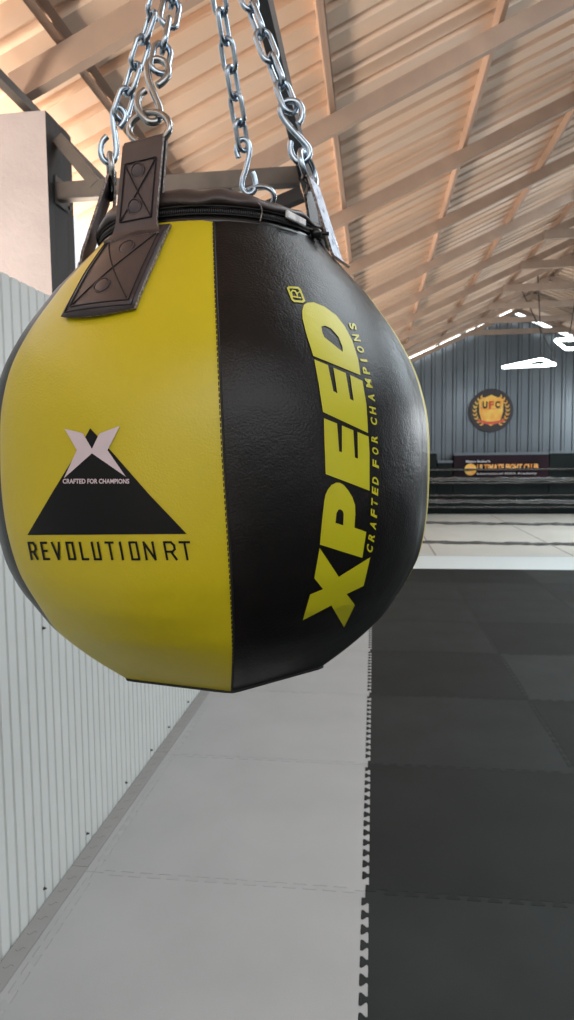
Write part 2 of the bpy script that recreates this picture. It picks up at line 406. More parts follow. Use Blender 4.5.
led(((467, 333), (494.5, 321)), 'glowing white tube under the roof edge, third up on the left')
led(((500.5, 317), (512, 311.5)), 'short glowing white tube just left of the gable peak')
led(((515, 312.5), (525, 316.5)), 'short glowing white tube just right of the gable peak')
led(((529.5, 319), (535, 321.6)), 'shortest glowing tube down the right side of the gable')
led(((536.5, 322), (551, 328.4)), 'glowing white tube right of the shortest one')
led(((558.5, 331), (572, 337)), 'glowing white tube at the right frame edge under the roof')

# triangular pendants, level, above the ring
def pendant(verts, label, cable_pts):
    c = sum(verts, Vector())/len(verts)
    t = thing('pendant_light', label, 'light', c, 'outline pendant lights')
    N = len(verts); cors = []
    for i, v in enumerate(verts):
        a, b_ = verts[i-1], verts[(i+1) % N]
        cors += [v+(a-v).normalized()*.10, v, v+(b_-v).normalized()*.10]
    pts = []
    for i in range(N):
        p0, p1, p2 = cors[3*i:3*i+3]
        pts += [p0*(1-s)**2+p1*2*s*(1-s)+p2*s*s for s in (0, .25, .5, .75, 1)]
    bm = bmesh.new(); tube(bm, pts, .028, 8, closed=True); obj('light_frame', bm, M['ledp'], t, True)
    for a, b_ in cable_pts:
        bm = bmesh.new(); tube(bm, [a, a.lerp(b_, .5), b_], .011, 5); obj('cable', bm, M['wire'], t)
ZP = H+1.9
def atz(x, y, z):
    d = ray(x, y); return EYE+d*((z-H)/d.z)
T = [atz(501, 367.5, ZP), atz(541.5, 359, ZP), atz(556, 364.8, ZP)]
pendant(T, 'glowing white triangular pendant light hanging over the ring', [(T[1]+Vector((0, 0, .05)), Vector((T[1].x-.1, T[1].y, roofz(T[1].x)-.1))), (T[2]+Vector((0, 0, .05)), Vector((T[1].x-.25, T[2].y, roofz(T[1].x)-.1)))])
T = [atz(555, 340, ZP), atz(566, 349, ZP), atz(596, 348, ZP), atz(590, 338, ZP)]
T[3] = Vector((T[2].x+.1, T[0].y+.05, ZP))
pendant(T, 'glowing white four-sided pendant light cut off by the right frame edge', [(T[1]+Vector((.05, .1, .05)), Vector((T[1].x+.3, T[1].y+.1, roofz(T[1].x)-.1))), (T[3]+Vector((0, 0, .05)), Vector((T[3].x-.2, T[3].y, roofz(T[3].x)-.1)))])

# ------------------------------------------------------------------ boxing ring
RY0, RY1, RXa, RXb = 10.62, 17.95, -.35, 7.4
ring = thing('boxing_ring', 'floor-level boxing ring with black ropes and pale canvas before the gable wall', 'boxing ring', ((RXa+RXb)/2, (RY0+RY1)/2, -.016))
bm = bmesh.new(); box(bm, RXa-.2, RXb+.2, 10.503, 18.10, -.016, .004, .002); obj('canvas', bm, M['canvas'], ring)
bm = bmesh.new()
for x in (.95, 3.0, 5.05): box(bm, x-.012, x+.012, 10.52, 18.05, .0042, .0052)
obj('canvas_seams', bm, M['seam'], ring)
for (x, y) in ((RXa, RY0), (RXb, RY0), (RXa, RY1), (RXb, RY1)):
    bm = bmesh.new(); bmesh.ops.create_cone(bm, cap_ends=True, segments=20, radius1=.05, radius2=.05, depth=1.4, matrix=Matrix.Translation((x, y, .704)))
    bmesh.ops.create_cone(bm, cap_ends=True, segments=20, radius1=.13, radius2=.13, depth=.02, matrix=Matrix.Translation((x, y, .0145)))
    obj('corner_post', bm, M['padding'], ring)
def rope(a, b_, sag, r, seed):
    a, b_ = Vector(a), Vector(b_); rnd = random.Random(seed); pts = []; rad = []
    n = 90
    for i in range(n+1):
        s = i/n; p = a.lerp(b_, s); p.z -= sag*4*s*(1-s); p.z += .004*math.sin(i*.9+seed)
        pts.append(p); rad.append(r*(1+.16*math.sin(i*2.3+seed)+rnd.uniform(-.14, .14)))
    bm = bmesh.new(); tube(bm, pts, rad, 8); obj('rope', bm, M['rope'], ring, True)
for i, z in enumerate((.225, .53, .86, 1.20)):
    rr = (.024, .022, .028, .026)[i]
    sg = (.05, .05, .03, .03)[i]
    rope((RXa, RY0, z), (RXb, RY0, z), sg, rr, i)
    rope((RXa, RY1, z), (RXb, RY1, z), .03, .030, i+5)
    rope((RXa, RY0, z), (RXa, RY1, z), .03, .028, i+11)
    rope((RXb, RY0, z), (RXb, RY1, z), .03, .028, i+17)

bm = bmesh.new(); box(bm, -2.3, 9.6, -3.3, -3.2, -.05, 2.3)  # unseen low wall, added to keep daylight behind the camera off the bag's underside
struct('wall_front_blocker', bm, M['whitesheet'])
# black padded barrier behind the ring
def barrier(px0, px1, top_px, label):
    x0 = (EYE+ray(px0, 470)*(18.25/ray(px0, 470).y)).x; x1 = (EYE+ray(px1, 470)*(18.25/ray(px1, 470).y)).x
    d = ray((px0+px1)/2, top_px); z = H+d.z/d.y*18.25
    t = thing('padded_barrier', label, 'barrier', ((x0+x1)/2, 18.36, -.016), 'black barrier panels behind the ring')
    bm = bmesh.new(); box(bm, x0+.004, x1-.004, 18.25, 18.50, -.016, z, .02); obj('pad', bm, M['padding'], t)
    bm = bmesh.new(); box(bm, x0+.004, x1-.004, 18.23, 18.52, z, z+.07, .012); obj('top_trim', bm, M['bluegrey'], t)
    return x0, x1, z
barrier(350, 437, 454, 'black padded barrier panel at the left end, at the bag outline')
barrier(437, 453, 463, 'low black barrier panel between the bag and the banner')
bx0, bx1, bz = barrier(453, 549, 455, 'black padded barrier panel that carries the banner')
barrier(549, 640, 453, 'black padded barrier panel right of the banner')
barrier(640, 690, 453, 'black padded barrier panel right of the frame')

# banner
bt = thing('banner', 'dark banner with an orange gym name and a round badge on the barrier', 'banner', ((bx0+bx1)/2, 18.24, bz-.7))
bm = bmesh.new(); box(bm, bx0+.02, bx1-.02, 18.218, 18.247, bz-.63, bz-.01, .003); obj('panel', bm, M['banner'], bt)
def flat_text(s, cx, cz, w, h, m, y, parent, name='lettering', offset=.02, shear=0, depth=.004):
    bm = text_bm(s, 1, offset, 'CENTER', 0, shear)
    xs = [v.co.x for v in bm.verts]; ys = [v.co.y for v in bm.verts]
    sx = w/(max(xs)-min(xs)); sz = h/(max(ys)-min(ys)); mx = (max(xs)+min(xs))/2; my = (max(ys)+min(ys))/2
    for v in bm.verts: v.co = Vector((cx+(v.co.x-mx)*sx, y, cz+(v.co.y-my)*sz))
    g = bmesh.ops.extrude_face_region(bm, geom=bm.faces[:]); bmesh.ops.translate(bm, vec=(0, -depth, 0), verts=[v for v in g['geom'] if isinstance(v, bmesh.types.BMVert)])
    bmesh.ops.recalc_face_normals(bm, faces=bm.faces)
    return obj(name, bm, m, parent)
def bp(x, y, Yp=18.216):
    d = ray(x, y); return EYE+d*(Yp/d.y)
def span(x0, x1, y0, y1):
    a = bp(x0, (y0+y1)/2); b_ = bp(x1, (y0+y1)/2); c = bp((x0+x1)/2, y0); d = bp((x0+x1)/2, y1)
    return (a.x+b_.x)/2, (c.z+d.z)/2, b_.x-a.x, c.z-d.z
cx_, cz_, w_, h_ = span(477, 538.5, 464, 470.3); flat_text('ULTIMATE FIGHT CLUB', cx_, cz_, w_, h_, M['orange'], 18.2165, bt, offset=.045)
cx_, cz_, w_, h_ = span(477, 537, 472.4, 475); flat_text('International MMA Academy', cx_, cz_, w_, h_, M['white'], 18.2165, bt, offset=.02)
cx_, cz_, w_, h_ = span(466, 490, 460.2, 463.2); flat_text('Rhyno Stoker\'s', cx_, cz_, w_, h_, M['white'], 18.2165, bt, offset=.03)
bc = bp(470.5, 469.5)
bm = bmesh.new(); bmesh.ops.create_cone(bm, cap_ends=True, segments=28, radius1=.155, radius2=.155, depth=.006, matrix=Matrix.Translation((bc.x, 18.2145, bc.z)) @ Matrix.Rotation(PI/2, 4, 'X')); bg = obj('badge', bm, M['gold'], bt)
bm = bmesh.new(); bmesh.ops.create_cone(bm, cap_ends=True, segments=24, radius1=.10, radius2=.10, depth=.006, matrix=Matrix.Translation((bc.x, 18.2105, bc.z)) @ Matrix.Rotation(PI/2, 4, 'X'))
obj('badge_centre', bm, M['orange'], bg)

# round emblem on the gable wall
ec = EYE+ray(491, 410.5)*(18.86/ray(491, 410.5).y)
em = thing('wall_emblem', 'round black emblem with a gold and red crest high on the gable wall', 'emblem', ec)
def disc(name, r, y, m, par, d=.03, cz=0):
    bm = bmesh.new(); bmesh.ops.create_cone(bm, cap_ends=True, segments=48, radius1=r, radius2=r, depth=d, matrix=Matrix.Translation((ec.x, y, ec.z+cz)) @ Matrix.Rotation(PI/2, 4, 'X')); return obj(name, bm, m, par)
disc('backboard', .585, 18.88, M['disc'], em, .06)
def plate(name, pts, y, m, par, d=.012):
    bm = bmesh.new(); f = bm.faces.new([bm.verts.new((ec.x+x, y, ec.z+z)) for x, z in pts])
    g = bmesh.ops.extrude_face_region(bm, geom=[f]); bmesh.ops.translate(bm, vec=(0, -d, 0), verts=[v for v in g['geom'] if isinstance(v, bmesh.types.BMVert)])
    bmesh.ops.recalc_face_normals(bm, faces=bm.faces); return obj(name, bm, m, par)
shield = [(-.32, .30), (-.20, .33), (0, .42), (.20, .33), (.32, .30), (.31, -.05), (.25, -.25), (0, -.42), (-.25, -.25), (-.31, -.05)]
sh = plate('shield', shield, 18.848, M['gold'], em)
plate('shield_band', [(-.26, .24), (.26, .24), (.26, .04), (-.26, .04)], 18.834, M['red'], sh, .006)
plate('shield_centre', [(-.22, .0), (.22, .0), (.20, -.18), (0, -.30), (-.20, -.18)], 18.834, M['gold'], sh, .006)
plate('ribbon', [(-.36, -.30), (-.10, -.37), (.10, -.37), (.36, -.30), (.34, -.24), (.08, -.30), (-.08, -.30), (-.34, -.24)], 18.833, M['red'], em, .010)
for s in (-1, 1):
    bm = bmesh.new()
    for k in range(9):
        a = R(-62+k*14); rr = .43
        c = Vector((s*rr*math.cos(a), 0, rr*math.sin(a))); tang = Vector((-s*math.sin(a), 0, math.cos(a))); nrm = Vector((s*math.cos(a), 0, math.sin(a)))
        d = (tang+nrm*.6).normalized(); q = Vector((-d.z, 0, d.x))
        for dd in (d, (tang-nrm*.6).normalized()):
            q = Vector((-dd.z, 0, dd.x)); b0 = Vector((ec.x, 18.836, ec.z))+c
            bm.faces.new([bm.verts.new(v) for v in (b0, b0+dd*.05+q*.022, b0+dd*.11, b0+dd*.05-q*.022)])
    bmesh.ops.recalc_face_normals(bm, faces=bm.faces); bmesh.ops.solidify(bm, geom=bm.faces[:], thickness=.008)
    obj('laurel', bm, M['gold'], em)
for ch, dx, m in (('U', -.155, M['ink']), ('F', 0, M['red']), ('C', .155, M['ink'])):
    pass
plate('letter_panel', [(-.25, .25), (.25, .25), (.25, .05), (-.25, .05)], 18.8275, M['gold'], em, .004)
for ch, dx, m in (('U', -.165, M['ink']), ('F', 0, M['red']), ('C', .165, M['ink'])):
    flat_text(ch, ec.x+dx, ec.z+.15, .13, .19, m, 18.823, em, offset=.05)

# ------------------------------------------------------------------ punching bag
C = Vector((-.1687, .7266, H))
_l = math.hypot(C.x, C.y); TC = Vector((-C.x/_l, -C.y/_l, 0)); PR = Vector((-TC.y, TC.x, 0))
ZS = [-.222, -.2, -.18, -.16, -.14, -.12, -.1, -.07, -.04, 0, .04, .07, .09, .11, .13, .15, .17, .19, .2, .21]
RS = [.116, .143, .165, .184, .1965, .2075, .2160, .2225, .2255, .226, .2235, .217, .210, .200, .188, .174, .160, .147, .14, .133]
def rz(z):
    z = max(ZS[0], min(ZS[-1], z))
    for i in range(len(ZS)-1):
        if z <= ZS[i+1]:
            # Catmull-Rom on an uneven grid (finite-difference tangents)
            x0, x1 = ZS[i], ZS[i+1]; h = x1-x0; t = (z-x0)/h
            def sl(j):
                a = max(0, j-1); c = min(len(ZS)-1, j+1); return (RS[c]-RS[a])/(ZS[c]-ZS[a])
            m0, m1 = sl(i)*h, sl(i+1)*h
            return (2*t**3-3*t*t+1)*RS[i]+(t**3-2*t*t+t)*m0+(-2*t**3+3*t*t)*RS[i+1]+(t**3-t*t)*m1
def tw(z): return .9-12*z if z < 0 else .9-6*z          # the gores are turned a little about the axis
def rs(phi, z):
    """radius at azimuth phi (degrees from the direction of the camera) and height z above the middle"""
    phi = (phi+180) % 360-180
    r = rz(z); q = ((phi-tw(z)+30) % 60)-30                       # distance from the nearest seam
    k = max(0, min(1, (-z-.13)/.092))                       # the base is a hexagon
    hexr = 1.02*math.cos(R(30))/math.cos(R(30-abs(q)))
    r *= (1-k)+k*(hexr if hexr < 1.03 else 1.03)
    r -= .0016*math.exp(-(q/2.0)**2)*(1-.5*k)               # the seams pull in slightly
    r += (.0062 if phi < 0 else .0012)*math.sin(R(phi))**2*max(0, 1-(z/.235)**4)
    r *= 1-.085*math.sin(R(phi))**2*max(0, min(1, (z-.165)/.045))
    r += .0008*math.sin(R(phi)*7+z*31)*math.sin(R(phi)*3-z*17)*(1-abs(z)/.23)
    return r
def bagpt(phi, z, off=0):
    a = R(phi); rr = rs(phi, z)+off
    return C+(TC*math.cos(a)+PR*math.sin(a))*rr+Vector((0, 0, z))
def cast(x, y, off=.0006):
    d = ray(x, y); lo = .35
    def inside(t):
        Q = EYE+d*t-C
        if not -.222 <= Q.z <= .21: return False
        return math.hypot(Q.x, Q.y) < rs(math.degrees(math.atan2(Q.dot(PR), Q.dot(TC))), Q.z)
    t = lo
    while t < .95 and not inside(t): t += .004
    if t >= .95: return None
    a, b_ = t-.004, t
    for _ in range(12):
        m_ = (a+b_)/2
        if inside(m_): b_ = m_
        else: a = m_
    Q = EYE+d*b_; v = Q-C; ph = math.degrees(math.atan2(v.dot(PR), v.dot(TC))); z = v.z
    e = 1e-3; tz = (bagpt(ph, z+e)-bagpt(ph, z-e)).normalized(); tp = (bagpt(ph+.3, z)-bagpt(ph-.3, z)).normalized()
    n = tp.cross(tz); 
    if n.dot(d) > 0: n = -n
    return Q+n*off
bag = thing('punching_bag', 'round yellow and black panelled punching bag hanging on four chains', 'punching bag', (C.x, C.y, H-.222))
panel_names = ['black', 'yellow']
SEAMS = [0, 64, 121, 180, 240, 300, 360]
for k in range(6):
    nP, nZ = 30, 72; bm = bmesh.new(); g = []
    for i in range(nP+1):
        ph = SEAMS[k]+(SEAMS[k+1]-SEAMS[k])*i/nP
        g.append([bm.verts.new(bagpt(ph+tw(-.222+.432*j/nZ), -.222+.432*j/nZ)) for j in range(nZ+1)])
    for i in range(nP):
        for j in range(nZ): bm.faces.new((g[i][j], g[i+1][j], g[i+1][j+1], g[i][j+1]))
    o = obj('panel', bm, M[panel_names[k % 2]], bag, True)
    o['label'] = ['black vinyl panel', 'yellow vinyl panel'][k % 2]
# base cap, hem
bm = bmesh.new(); c0 = bm.verts.new(C+Vector((0, 0, -.226)))
rim = [bm.verts.new(bagpt(ph, -.222, -.001)+Vector((0, 0, -.0005))) for ph in range(0, 360, 5)]
for i in range(len(rim)): bm.faces.new((rim[i], c0, rim[(i+1) % len(rim)]))
obj('base_cap', bm, M['black'], bag)
bm = bmesh.new(); tube(bm, [bagpt(ph, -.222, -.0005)+Vector((0, 0, -.001)) for ph in range(0, 360, 4)], .0016, 6, closed=True); obj('base_hem', bm, M['thread'], bag, True)
# stitching along the seams in view
for ph0, side in ((0, -1),):
    bm = bmesh.new(); z = -.215
    while z < .205:
        a = bagpt(ph0+tw(z)+side*.42, z, .0005); b_ = bagpt(ph0+tw(z)+side*.42, z+.0029, .0006)
        bar(bm, a, b_, .0008, .0006, up=(a-C)); z += .0046
    obj('seam_stitching', bm, M['thread'], bag)
bm = bmesh.new(); tube(bm, [bagpt(tw(-.221+.43*j/70), -.221+.43*j/70, -.0002) for j in range(71)], .0011, 6); obj('seam_welt', bm, M['thread'], bag, True)

# zipper band, cover
def ringpt(phi, r, z):
    a = R(phi); r *= 1-.085*math.sin(a)**2; return C+(TC*math.cos(a)+PR*math.sin(a))*r+Vector((0, 0, z))
bm = bmesh.new(); prof = [(.1335, .2085), (.1338, .2115), (.1315, .2125), (.1300, .2135), (.1285, .226)]
N = 96; g = [[bm.verts.new(ringpt(360*i/N, r, z)) for r, z in prof] for i in range(N)]
for i in range(N):
    for j in range(len(prof)-1): bm.faces.new((g[i][j], g[(i+1) % N][j], g[(i+1) % N][j+1], g[i][j+1]))
zp = obj('zipper', bm, M['zip'], bag, True)
bm = bmesh.new(); pts = []
for i in range(150*8):
    a = i/8; ph = -75+a*.82; w = 2*PI*a
    pts.append(ringpt(ph, .1305+.0013*math.cos(w), .2185+.0026*math.sin(w)))
tube(bm, pts, .0006, 4); obj('zipper_coil', bm, M['zip'], zp, True)
bm = bmesh.new()
for i in range(2):
    tube(bm, [ringpt(ph, .1317, (.2155, .2225)[i]) for ph in range(-80, 60, 3)], .0008, 5)
obj('zipper_tape_edge', bm, M['thread'], zp, True)
sp = ringpt(48, .137, .215)
bm = bmesh.new(); bmesh.ops.create_icosphere(bm, subdivisions=2, radius=.006, matrix=Matrix.Translation(sp) @ Matrix.Diagonal((1, 1, .8, 1)))
bar(bm, sp, sp+Vector((0, 0, -.001))+PR*.012+TC*.002, .006, .0025); tube(bm, spline([sp+Vector((0, 0, .002)), sp-PR*.008+Vector((0, 0, .004)), sp-PR*.014+Vector((0, 0, .001))], 4), .0022, 6)
obj('zipper_slider', bm, M['zip'], zp, True)
def sstep(a, b_, x):
    t = max(0, min(1, (x-a)/(b_-a))); return t*t*(3-2*t)
bm = bmesh.new(); N = 120; prof_n = 12; g = []
for i in range(N):
    ph = -180+360*i/N
    hump = 1-sstep(-8, 45, ph) if ph > -60 else 1-.6*sstep(-60, -100, ph) if ph < -60 else 1
    hump = .25+.75*hump
    wob = .0012*math.sin(ph*.21)+.001*math.sin(ph*.47+1)
    row = []
    for (r, z) in ((.1285, .2235), (.1345, .2240+wob), (.1352, .2262+.002*hump+wob), (.132, .2285+.0065*hump+wob), (.124, .2300+.0115*hump+wob), (.108, .2310+.0135*hump), (.08, .2325+.012*hump), (.04, .2350+.008*hump)):
        row.append(bm.verts.new(ringpt(ph, r, z+.0008*math.sin(ph*.33+r*200))))
    g.append(row)
for i in range(N):
    for j in range(len(g[0])-1): bm.faces.new((g[i][j], g[(i+1) % N][j], g[(i+1) % N][j+1], g[i][j+1]))
bm.faces.new([g[i][-1] for i in range(N)])
cover = obj('top_cover', bm, M['brown'], bag, True)
sd = cover.modifiers.new('s', 'SUBSURF'); sd.levels = 1; sd.render_levels = 1
# white tag and looped white thread on the cover edge
bm = bmesh.new(); a = ringpt(29, .1365, .2225); b_ = ringpt(40, .1365, .2195)
bar(bm, a, b_, .003, .0068, up=(0, 0, 1), bev=.0008); obj('size_tag', bm, M['tag'], bag)
bm = bmesh.new(); tube(bm, spline([ringpt(14, .132, .229), ringpt(17.5, .1345, .2265), ringpt(18.5, .1340, .220), ringpt(17.5, .1348, .2115)], 6), .0006, 5); obj('cover_piping', bm, M['edge'], bag)

# ---- prints on the panels
def decal(name, loops, m, off=.0006, cell=5, parent=bag):
    bm = bmesh.new(); poly_fill(bm, loops)
    for _ in range(6):
        es = [e for e in bm.edges if (e.verts[0].co-e.verts[1].co).length > cell]
        if not es: break
        bmesh.ops.subdivide_edges(bm, edges=es, cuts=1)
        bmesh.ops.triangulate(bm, faces=[f for f in bm.faces if len(f.verts) > 3])
    for v in bm.verts:
        q = cast(v.co.x, v.co.y, off)
        v.co = q if q else Vector(at_dist(v.co.x, v.co.y, .7))
    bmesh.ops.recalc_face_normals(bm, faces=bm.faces)
    return obj(name, bm, m, parent)
def merge(bms):
    out = bmesh.new()
    for b_ in bms:
        me = bpy.data.meshes.new('x'); b_.to_mesh(me); b_.free(); out.from_mesh(me); bpy.data.meshes.remove(me)
    return out
X_ = [(319.3, 547.8), (338.4, 576.6), (369.8, 557), (363.2, 585.5), (346.3, 593.7), (354.5, 604.6), (343.7, 626.8), (331, 605), (302.5, 619.8), (310, 594), (322.8, 588.8), (314, 578)]
P_ = [(324, 500.5), (321.8, 520), (319.6, 544.4), (361.8, 557.6), (365.8, 531.8), (353.9, 527.5), (354.9, 514), (354.6, 505), (351.8, 497), (347.5, 490), (343.3, 485), (339.5, 482.8), (335.7, 482.6), (331, 485), (327.5, 489.5), (325.2, 494.5)]
Ph = [(336.2, 512.6), (335, 522.8), (342.8, 525.2), (343.2, 513.6), (342.4, 511), (340.3, 509.3), (338.2, 509.4)]
E1 = [(323.5, 418.3), (336.6, 423.6), (338.7, 451.4), (341.5, 452.3), (341.5, 425.6), (352.8, 430.4), (354.4, 457.5), (357.5, 458.7), (357, 432), (368, 436.6), (369, 453), (369, 490.6), (325.3, 474), (324.4, 449.7)]
E2 = [(314, 359.8), (327.6, 365.4), (333, 391.3), (337, 393.6), (333, 368), (345.3, 373.3), (349.7, 399.2), (353.2, 401), (349.6, 375.2), (361.9, 381), (365.9, 404.4), (367.6, 433), (322.6, 412), (318.3, 383.5)]
D_ = [(303.5, 305.5), (302, 311), (302.2, 318.5), (306, 334), (313.1, 356.3), (327, 361.8), (360, 375.4), (357.8, 360), (351.8, 341), (344.6, 327), (336, 315.8), (324, 307), (313.5, 302.8), (307, 303.2)]
Dh = [(321, 327), (322, 333), (324, 337.5), (342.3, 352.3), (342, 347), (338, 337), (330.8, 328.9), (325, 326)]
for nm, loops in (('X', [X_]), ('P', [P_, Ph]), ('E', [E1]), ('E', [E2]), ('D', [D_, Dh])):
    o = decal('print_letter', loops, M['pyellow']); o['label'] = 'yellow printed letter '+nm
def stroke_quads(polys, w):
    out = []
    for pl in polys:
        for a, b_ in zip(pl[:-1], pl[1:]):
            a, b_ = Vector(a), Vector(b_); d = (b_-a)
            if d.length < 1e-6: continue
            d.normalize(); n = Vector((-d.y, d.x))*w/2; a = a-d*w*.42; b_ = b_+d*w*.42
            out.append([tuple(a-n), tuple(b_-n), tuple(b_+n), tuple(a+n)])
    return out
def decal_strokes(name, polys, w, m, off=.0006, parent=bag):
    bm = bmesh.new()
    for q in stroke_quads(polys, w):
        n = max(1, int(max((Vector(q[0])-Vector(q[1])).length, 1)/4)); A = []; B = []
        for i in range(n+1):
            t = i/n; a = Vector(q[0]).lerp(Vector(q[1]), t); b_ = Vector(q[3]).lerp(Vector(q[2]), t)
            A.append(bm.verts.new(cast(a.x, a.y, off))); B.append(bm.verts.new(cast(b_.x, b_.y, off)))
        for i in range(n): bm.faces.new((A[i], A[i+1], B[i+1], B[i]))
    bmesh.ops.recalc_face_normals(bm, faces=bm.faces)
    return obj(name, bm, m, parent)
# registered mark in its rounded box
o = decal('registered_mark', [[(286.6, 288.5), (288.5, 286.8), (298, 287.4), (300.4, 289.5), (305, 301.5), (303, 303.3), (294, 302.5), (291.3, 300.3)],
                              [(289, 289.6), (289.8, 288.9), (297.4, 289.3), (299, 290.8), (302.6, 300.2), (301.8, 301.2), (294.6, 300.7), (293, 299.4)]], M['pyellow'])
decal_strokes('registered_letter', [[(300.6, 298.4), (292.2, 296.9), (291, 292.9), (292.3, 291), (295, 291.6), (296.6, 294.4), (297.4, 297.8)], [(296.6, 294), (299.2, 292.4)]], 1.25, M['pyellow'])
# slogan beside the big letters
SLG = [('C', 369.2, 548.4), ('R', 371, 537), ('A', 372.6, 525), ('F', 373.4, 513.3), ('T', 373.9, 502.6), ('E', 374.5, 491), ('D', 374.9, 480.6), ('F', 375.2, 463.8), ('O', 374.8, 451), ('R', 373.8, 438.8),
       ('C', 373.4, 421.4), ('H', 372.2, 410.5), ('A', 370.8, 397.4), ('M', 368.4, 383.6), ('P', 365.6, 370.8), ('I', 363.4, 360.7), ('O', 360, 349.8), ('N', 356, 338.2), ('S', 352.4, 326.6)]
for i, (ch, x, y) in enumerate(SLG):
    a = SLG[max(0, i-1)]; b_ = SLG[min(len(SLG)-1, i+1)]; d = Vector((b_[1]-a[1], b_[2]-a[2])).normalized()   # reading direction
    up = Vector((d.y, -d.x))                                   # letter top points left
    bm = text_bm(ch, 1, .035)
    xs = [v.co.x for v in bm.verts]; ys = [v.co.y for v in bm.verts]; mx = (max(xs)+min(xs))/2; my = (max(ys)+min(ys))/2
    hh = 6.3/(max(ys)-min(ys)); wd = (7.0 if ch not in 'IM' else 2.6 if ch == 'I' else 8.6)/(max(xs)-min(xs))
    for v in bm.verts:
        lx = (v.co.x-mx)*wd; ly = (v.co.y-my)*hh; lx += ly*.42
        p = Vector((x, y))+d*lx+up*ly
        v.co = cast(p.x, p.y, .0006)
    bmesh.ops.recalc_face_normals(bm, faces=bm.faces); o = obj('slogan_letter', bm, M['pyellow'], bag)
    o['label'] = 'small yellow printed slogan letter '+ch
# triangle logo
decal('logo_triangle', [[(90.5, 428.2), (78.5, 450.5), (53, 492), (27.8, 534.9), (107, 534.4), (186.8, 533.8), (150, 495), (111, 450.5)]], M['pblack'], .0005)
decal('logo_cross', [[(65.3, 428.8), (83.6, 433.2), (92.7, 448.9), (100, 433.7), (120.4, 426), (108.2, 450.2), (126.5, 476.7), (92.7, 453.3), (64.8, 478.2), (77.7, 450.2)]], M['pwhite'], .0010)
txt = 'CRAFTED FOR CHAMPIONS'
bm = text_bm(txt, 1, .03); xs = [v.co.x for v in bm.verts]; ys = [v.co.y for v in bm.verts]
for v in bm.verts:
    p = (63.6+(v.co.x-min(xs))/(max(xs)-min(xs))*66.2, 483.6-(v.co.y-min(ys))/(max(ys)-min(ys))*4.9); v.co = cast(p[0], p[1], .0010)
bmesh.ops.recalc_face_normals(bm, faces=bm.faces); obj('logo_slogan', bm, M['pwhite'], bag)
G = {'R': [[(0, 1), (0, 0), (.72, 0), (1, .18), (1, .40), (.72, .55), (0, .55)], [(.55, .55), (1, 1)]],
     'E': [[(1, 0), (0, 0), (0, 1), (1, 1)], [(0, .5), (.8, .5)]], 'V': [[(0, 0), (.55, 1), (1, 0)]],
     'O': [[(0, 0), (1, 0), (1, 1), (0, 1), (0, 0)]], 'L': [[(0, 0), (0, 1), (1, 1)]], 'U': [[(0, 0), (0, 1), (1, 1), (1, 0)]],
     'T': [[(0, 0), (1, 0)], [(.5, 0), (.5, 1)]], 'I': [[(0, 0), (0, 1)]], 'N': [[(0, 1), (0, 0), (1, 1), (1, 0)]]}
xs_ = [(29.2, 35), (41.6, 46.6), (52.4, 59.4), (66.8, 72.6), (80.2, 85.6), (92.2, 98.2), (105.8, 113), (120.2, 121), (129.6, 136.4), (143.8, 152.6), (164.2, 173.6), (179.6, 189.2)]
for ch, (xa, xb) in zip('REVOLUTIONRT', xs_):
    f = lambda u, v: (xa+(xb-xa)*u+(3.2*v if ch not in 'T' else 3.2*(v if v else 0)), 542.6+(xa-29)*-.004+16.2*v+(xa-29)*.0065*v)
    pol = [[f(u, v) for u, v in pl] for pl in G[ch]]
    o = decal_strokes('model_name_letter', pol, 2.2, M['pblack'], .0007); o['label'] = 'black condensed letter '+ch
# thin scratches of the vinyl are left to the material

# ---- straps, D-rings, S-hooks, chains
APEX = at_dist(198, -130, .742)
def ribbon(bm, pts, nrm, wid, th):
    """strip with thickness: pts centres, nrm outward normals, wid widths, across = tangent x normal"""
    rows = []
    for i, p in enumerate(pts):
        t = (pts[min(i+1, len(pts)-1)]-pts[max(i-1, 0)]).normalized(); n = (nrm[i]-t*nrm[i].dot(t)).normalized(); s = t.cross(n)
        w = wid[i]/2
        rows.append([bm.verts.new(p+s*w), bm.verts.new(p-s*w), bm.verts.new(p-s*w-n*th), bm.verts.new(p+s*w-n*th)])
    for a, b_ in zip(rows[:-1], rows[1:]):
        for k in range(4):
            f = bm.faces.new((a[k], a[(k+1) % 4], b_[(k+1) % 4], b_[k])); f.material_index = 1 if k in (1, 3) else (2 if k == 2 else 0)
    f = bm.faces.new(rows[0]); f.material_index = 1; f = bm.faces.new(rows[-1][::-1]); f.material_index = 1
    bmesh.ops.recalc_face_normals(bm, faces=bm.faces)
    return bm
